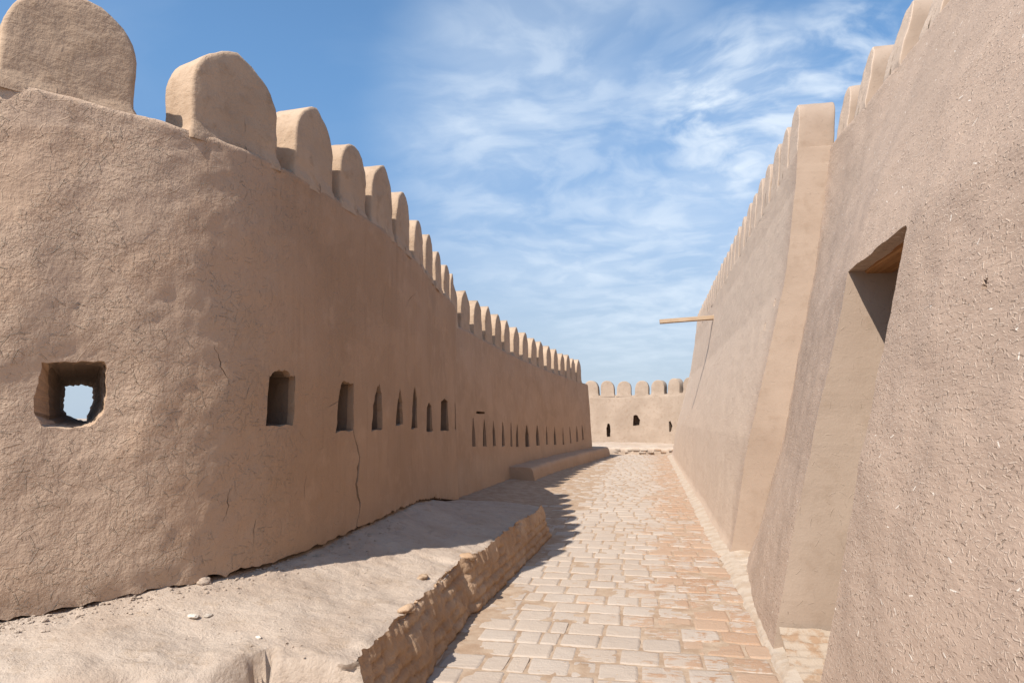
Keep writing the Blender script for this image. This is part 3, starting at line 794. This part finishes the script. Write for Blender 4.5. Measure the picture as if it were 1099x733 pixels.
def kerb():
    V, F = [], []; ys = np.r_[np.arange(1.5, 11, .03), np.arange(11, 30, .1)]
    us = np.linspace(0, 1, 16)
    for y in ys:
        xin = .765+.03*nz(y, 0, 0, 1.7, 2)+.025*nz(y, 3, 0, 9, 2); 
        if y > 8.5: xin -= .05
        xo = right_x(y, .04)+.06
        if 3.85 < y < 5.15: xo = .87
        for u in us:
            x = xin+(xo-xin)*u; z = -.014+.022*sstep(0, .25, u)+.05*max(0, (x-.74))/.2*(1 if x < .95 else .95)
            z = min(z, .075)
            if x > .93 and 6.4 < y < 8.6: z += .016*(((y/.07) % 1) > .3)-.02
            V.append((x, y, z+.007*nz(x, y, 0, 6, 3)))
    n = len(us)
    for i in range(len(ys)-1):
        for j in range(n-1): a = i*n+j; F.append((a, a+1, a+n+1, a+n))
    tag(mesh_obj('kerb', V, F, M_MORTAR), kind='structure')
s_ = NT('pale_mortar'); P_ = s_.obj(); m_ = s_.noise(P_, 6, 5, .65); f_ = s_.noise(P_, 70, 4, .7)
M_MORTAR = s_.finish(s_.mix(s_.ramp(m_, .4, .65), (.44,.36,.285), (.38,.29,.215)), addup(s_, s_.math('MULTIPLY', m_, .015), s_.math('MULTIPLY', f_, .004)))
kerb()

# ================================================================== earth platform at the left
plat_root = empty('earth_platform', (-2.1, 6, 0), 'low trodden-earth platform with a crumbling brick face along the foot of the curved wall', 'platform')
ny = (PN.p[:, 1] > 2.4) & (np.arange(len(PN.s)) > 60)
def wall_x(y):
    i = np.searchsorted(PN.p[60:, 1], y)+60
    i = min(max(i, 61), len(PN.s)-1); return PN.p[i, 0], PN.s[i]
def edge_x(y): return float(np.interp(y, PW_E, PX_E))
def y_end(x): return float(np.interp(x, [-4, -3, -2.6, -2.25, -2.05, -1.93, -1.86, -1.78, -1.49], [2.45, 2.6, 2.72, 2.95, 3.10, 3.40, 3.24, 3.28, 3.36]))
def plat_z(x, y, r, s):
    zb = zbase_near(s) if y > 3 else .54
    ze = .405 if y > 5.64 else .385
    z = ze+(zb+.0-ze)*(1-r)**1.2
    z += .03*nz(x, y, 0, 1.2, 2)*min(1, r*4+.3)+.014*nz(x, y, 2, 4, 3)+.008*nz(x, y, 4, 15, 3)
    # heap of rubble against the wall
    z += .02*max(0, nz(x, y, 9, 7, 2))*sstep(.3, .0, r)
    # far end runs out into the path
    d = sstep(9.25+(1-r)*1.0, 9.6+(1-r)*4.3, y)
    z = z*(1-d)+(-.06)*d+.0
    ye = y_end(x)+.05*nz(x, 0, 0, 5, 2)*sstep(-1.75, -1.95, x)
    if y < ye:
        k = (ye-y); z -= min(.5, k*(5.5 if x > -1.95 else .9))+(.05*nz(x*1.3, y, z, 8, 3)+.03*nz(x*1.3, y, z, 22, 2))*min(1, k*8)+.03*nz(x*2.2, y*2.2, z*2, 6, 3)*min(1, k*10)
    elif y < ye+.25: z += .02*nz(x, y, 3, 9, 3)
    return z
def platform():
    ys = np.r_[np.arange(2.0, 9.7, .028), np.arange(9.7, 14.2, .06)]
    rs = np.r_[np.linspace(-.12, .0, 5)[:-1], np.linspace(0, 1, 66)]
    V, F, UV = [], [], []
    for y in ys:
        xw, s = wall_x(y)
        if y < 3.0: xw = -3.5-(3.0-y)*1.0
        xe = edge_x(y) if y < 9.5 else -1.44-(y-9.5)*.28
        xe += .012*nz(y, 0, 0, 6, 3)+.008*nz(y, 4, 0, 23, 2)
        if abs(y-4.2) < .12: xe += .02
        for r in rs:
            x = xw+(xe-xw)*r
            z = plat_z(x, y, max(0, r), s)
            if r > .97: z -= .012
            V.append((x, y, z)); UV.append((x, y))
    n = len(rs)
    for i in range(len(ys)-1):
        for j in range(n-1): a = i*n+j; F.append((a, a+1, a+n+1, a+n))
    mesh_obj('earth_top', V, F, M_EARTH, plat_root, UV)
    # brick face: courses show through worn mud coat
    ss = np.arange(3.37, 9.36, .013); zs = np.linspace(0, 1, 36); V, F, UV = [], [], []
    rn = random.Random(4); offs = [rn.uniform(0, .3) for _ in range(9)]
    for y in ss:
        xe = edge_x(y)+.012*nz(y, 0, 0, 6, 3)+.008*nz(y, 4, 0, 23, 2)
        if abs(y-4.2) < .12: xe += .02
        dd = sstep(9.0, 9.4, y)
        for u in zs:
            top = plat_z(xe, y, 1.0, 6)+.014+.02*max(0, nz(y, 1, 0, 7, 2))
            if y < 3.5: top = max(top, .36)
            z = -.04+(top+.04)*u
            row = int(max(0, z)/.078); g = (max(0, z)/.078) % 1
            gy = ((y+offs[row % 9])/.27) % 1
            gr = max(math.exp(-((g)/.14)**2), math.exp(-((g-1)/.14)**2), math.exp(-(gy/.055)**2), math.exp(-((gy-1)/.055)**2))
            coat = sstep(-.15, .35, nz(y, z*1.5, 0, 2.6, 3)+(z-.22)*2.4)
            brick = .012*nz(row*3.7, math.floor((y+offs[row % 9])/.27)*1.9, 0, 1, 1)
            o = .13*(1-max(0, z)/.4)+(brick-.026*gr)*(1-coat)+.012*coat+.012*nz(y*1.2, z*2, 5, 8, 3)
            # rain rills under the edge
            o -= .018*max(0, nz(y, 0, 2, 17, 2))*sstep(.24, .40, z)
            V.append((xe+.004+max(-.03, o), y, z)); UV.append((y, z))
    n = len(zs)
    for i in range(len(ss)-1):
        for j in range(n-1): a = i*n+j; F.append((a, a+n, a+n+1, a+1))
    # near and far return of the face
    nf = len(F)
    for y0, idx in ((ss[0], 0), (ss[-1], (len(ss)-1)*n)):
        prev = idx
        for k in range(1, 15):
            b = len(V)
            for j in range(n):
                q = V[idx+j]; x = q[0]-.035*k
                V.append((x, y0+(.05*nz(x, q[2], 3, 6, 3)+.02*nz(x, q[2], 9, 22, 2)-.03+.004*k if idx == 0 else 0), q[2]-.004*k)); UV.append((x, q[2]))
            for j in range(n-1): F.append((b+j, b+j+1, prev+j+1, prev+j) if idx == 0 else (prev+j, prev+j+1, b+j+1, b+j))
            prev = b
    mesh_obj('brick_face', V, F, [M_ADOBE, M_EARTH], plat_root, UV, mi=[0]*nf+[1]*(len(F)-nf))
platform()

# loose stones and lumps
def stone(x, y, z, size, seed, mat, label, cat='stone', name='stone', flat=.6, group=None):
    bm = bmesh.new(); bmesh.ops.create_icosphere(bm, subdivisions=3, radius=.5)
    for v in bm.verts:
        c = v.co; k = 1+.5*nz(c.x+seed, c.y, c.z, 1.5, 2)+.16*nz(c.x, c.y+seed, c.z, 5, 2)
        v.co = Vector((c.x*k*1.25, c.y*k, c.z*k*flat))*size
    me = bpy.data.meshes.new(name); bm.to_mesh(me); bm.free(); me.materials.append(mat)
    for p in me.polygons: p.use_smooth = True
    o = bpy.data.objects.new(name, me); COL.objects.link(o); o.location = (x, y, z+size*flat*.28); o.rotation_euler = (0, 0, seed)
    return tag(o, label, cat, group)
def ground_z(x, y):
    xw, s = wall_x(y); r = (x-xw)/(edge_x(y)-xw); return plat_z(x, y, max(0, min(1, r)), s)
def smat(name, a, b):
    s = NT(name); P = s.obj(); m = s.noise(P, 40, 4, .65)
    return s.finish(s.mix(s.ramp(m, .4, .6), a, b), s.math('MULTIPLY', m, .01))
M_ST1 = smat('brown_stone', (.30,.20,.13), (.42,.30,.2)); M_ST2 = smat('pale_stone', (.6,.53,.45), (.5,.42,.34)); M_ST3 = smat('grey_stone', (.33,.28,.23), (.5,.43,.36))
STN = [(-1.69,5.06,.075,M_ST1,'small brown stone alone on the sunlit earth near the shadow edge','stone','stone'),
       (-2.53,3.55,.05,M_ST2,'largest pale pebble of the pair at the left of the earth platform','pebble','pebble'),
       (-2.47,3.60,.036,M_ST3,'grey pebble touching a larger pale pebble on the earth platform','pebble','pebble'),
       (-2.07,3.47,.026,M_ST2,'tiny whitish pebble alone on bare earth above the broken platform end','pebble','pebble'),
       (-1.50,4.22,.10,M_ADOBE,'brown clod perched on the lip of the low brick face','clod','clod'),
       (-1.545,5.85,.12,M_ADOBE,'mud brick lump where the platform edge steps out','clod','clod'),
       (-2.75,3.95,.085,M_EARTH,'flat earth clod fallen against the foot of the curved wall','clod','clod')]
for i, (x, y, sz, m, lab, cat, nm) in enumerate(STN):
    stone(x, y, ground_z(x, y), sz, i*1.7+1, m, lab, cat, nm, .5)
rn = random.Random(8)
V, F = [], []
for i in range(900):
    y = 3.0+3.3*rn.random()**1.6; xw, s = wall_x(y); x = xw+.03+abs(rn.gauss(0, .13)); sz = .003+.012*rn.random()**3
    if i > 780: y = rn.uniform(3.3, 6.0); x = rn.uniform(-2.5, -1.62); sz = rn.uniform(.003, .008)
    bm = bmesh.new(); bmesh.ops.create_icosphere(bm, subdivisions=1, radius=sz); b = len(V); z = ground_z(x, y)
    for v in bm.verts: V.append((x+v.co.x*rn.uniform(.7, 1.4), y+v.co.y*rn.uniform(.7, 1.3), z+.3*sz+v.co.z*.6*rn.uniform(.6, 1.2)))
    for f in bm.faces: F.append(tuple(b+v.index for v in f.verts))
    bm.free()
tag(mesh_obj('crumbs', V, F, M_EARTH, smooth=False), 'fine earth crumbs scattered along the foot of the curved wall', 'rubble', kind='stuff')

# ================================================================== rampart body and the plain below
def block(name, x0, x1, y0, y1, z0, z1, mat):
    V = [(x, y, z) for x in (x0, x1) for y in (y0, y1) for z in (z0, z1)]
    F = [(0,1,3,2),(4,6,7,5),(0,4,5,1),(2,3,7,6),(1,5,7,3),(0,2,6,4)]
    o = mesh_obj(name, V, F, mat, smooth=False); recalc(o); return tag(o, kind='structure')
def poly_block(name, pts, z0, z1, mat):
    n = len(pts); V = [(x, y, z0) for x, y in pts]+[(x, y, z1) for x, y in pts]
    F = [tuple(range(n, 2*n)), tuple(range(n-1, -1, -1))]+[(i, (i+1) % n, n+(i+1) % n, n+i) for i in range(n)]
    o = mesh_obj(name, V, F, mat, smooth=False); recalc(o); return tag(o, kind='structure')
poly_block('rampart', [(-7, -8), (4.4, -8), (4.4, 36), (-10, 36), (-10, 34.5), (-4.2, 33.5), (-3.0, 28), (-4.1, 19), (-4.3, 13), (-3.4, 9), (-3.1, 5.6), (-3.6, 4.2), (-5, 2.9), (-7, 2.9)], -9.5, -.075, M_EARTH)
g = mesh_obj('ground', [(-6000, -6000, -9), (6000, -6000, -9), (6000, 6000, -9), (-6000, 6000, -9)], [(0, 1, 2, 3)], M_EARTH)
tag(g, kind='structure')

# ================================================================== light, sky
PHI = R(65); EL = math.atan(2.55*math.cos(PHI))
sun_dir = Vector((-math.cos(EL)*math.cos(PHI), -math.cos(EL)*math.sin(PHI), math.sin(EL)))   # towards the sun
sl = bpy.data.lights.new('sun', 'SUN'); sl.energy = 4.2; sl.angle = R(.53); sl.color = (1, .94, .85)
so = bpy.data.objects.new('sun', sl); COL.objects.link(so); so.rotation_euler = sun_dir.to_track_quat('Z', 'Y').to_euler()
so.location = (-20, -20, 30)
wd_ = bpy.data.worlds.new('World'); sc.world = wd_; wd_.use_nodes = True
nt = wd_.node_tree; bg = nt.nodes['Background']
W_ = NT.__new__(NT); W_.t = nt
sky = nt.nodes.new('ShaderNodeTexSky'); sky.sky_type = 'NISHITA'; sky.sun_disc = False
sky.sun_elevation = EL; sky.sun_rotation = math.atan2(sun_dir.x, sun_dir.y); sky.altitude = 0
sky.air_density = 1.0; sky.dust_density = .6; sky.ozone_density = 1.6
d = W_.n('TexCoord').outputs['Generated']
sp = W_.n('SeparateXYZ'); W_.set(sp.inputs[0], d)
zc = W_.math('ADD', W_.math('MAXIMUM', sp.outputs[2], .02), .12)
cp = W_.n('CombineXYZ'); W_.set(cp.inputs[0], W_.math('DIVIDE', sp.outputs[0], zc)); W_.set(cp.inputs[1], W_.math('DIVIDE', sp.outputs[1], zc))
c0 = cp.outputs[0]
warp = W_.n('TexNoise'); W_.set(warp.inputs['Vector'], c0); warp.inputs['Scale'].default_value = 1.6; warp.inputs['Detail'].default_value = 3
cw = W_.vmath('ADD', c0, W_.vmath('MULTIPLY', W_.vmath('SUBTRACT', warp.outputs[1], (.5, .5, .5)), (.5, .5, 0)))
rot = W_.n('VectorRotate', rotation_type='Z_AXIS'); W_.set(rot.inputs['Vector'], cw); rot.inputs['Angle'].default_value = .35
streak = W_.noise(W_.vmath('MULTIPLY', rot.outputs[0], (1.2, 1.9, 1)), 1.3, 7, .50)
puff = W_.noise(cw, 6.0, 8, .55)
def blob(v, r0, r1):
    dt = W_.n('VectorMath', operation='DOT_PRODUCT'); W_.set(dt.inputs[0], d); dt.inputs[1].default_value = Vector(v).normalized()
    return W_.ramp(dt.outputs['Value'], math.cos(r1), math.cos(r0))
m1 = W_.math('MAXIMUM', blob((-.10, .913, .385), .0, .31), blob((.05, .935, .33), .0, .27))
m1 = W_.math('MAXIMUM', m1, blob((.0, .965, .26), .0, .25))
m2 = W_.math('MAXIMUM', blob((.13, .905, .40), .03, .15), blob((.25, .868, .42), .02, .12))
cs_ = W_.math('MULTIPLY', W_.ramp(streak, .30, .74), W_.math('MULTIPLY', m1, .36))
cpf = W_.math('MULTIPLY', W_.ramp(puff, .38, .66), W_.math('MULTIPLY', W_.math('MAXIMUM', m2, W_.math('MULTIPLY', m1, .38)), .66))
allover = W_.math('ADD', W_.math('MULTIPLY', W_.ramp(streak, .5, .8), .08), W_.math('MULTIPLY', m1, .10))
cl = W_.math('MINIMUM', addup(W_, cs_, cpf, allover), .9)
gain = W_.mix(W_.ramp(sp.outputs[2], .03, .50, 0., 1.), (.69, .63, .67), (.86, 1.12, 1.22))
skyc = W_.mix(1., sky.outputs[0], gain, 'MULTIPLY')
skyc = W_.mix(W_.ramp(sp.outputs[2], .0, .36, .85, 0.), skyc, (3.05, 3.88, 4.8))
out = W_.mix(cl, skyc, (5.3, 5.9, 6.55))
nt.links.new(out, bg.inputs[0]); bg.inputs[1].default_value = .10

# ================================================================== camera and view
cam = bpy.data.cameras.new('camera'); cam.sensor_width = 36; cam.lens = 36*733/1099; cam.clip_end = 20000; cam.clip_start = .05
co = bpy.data.objects.new('camera', cam); COL.objects.link(co); co.location = (0, 0, 1.6)
co.rotation_euler = (R(90+6.3445), 0, R(11.235)); sc.camera = co
sc.view_settings.view_transform = 'Standard'; sc.view_settings.look = 'None'
sc.view_settings.exposure = .72; sc.view_settings.gamma = 1
sc.cycles.max_bounces = 6; sc.cycles.diffuse_bounces = 4
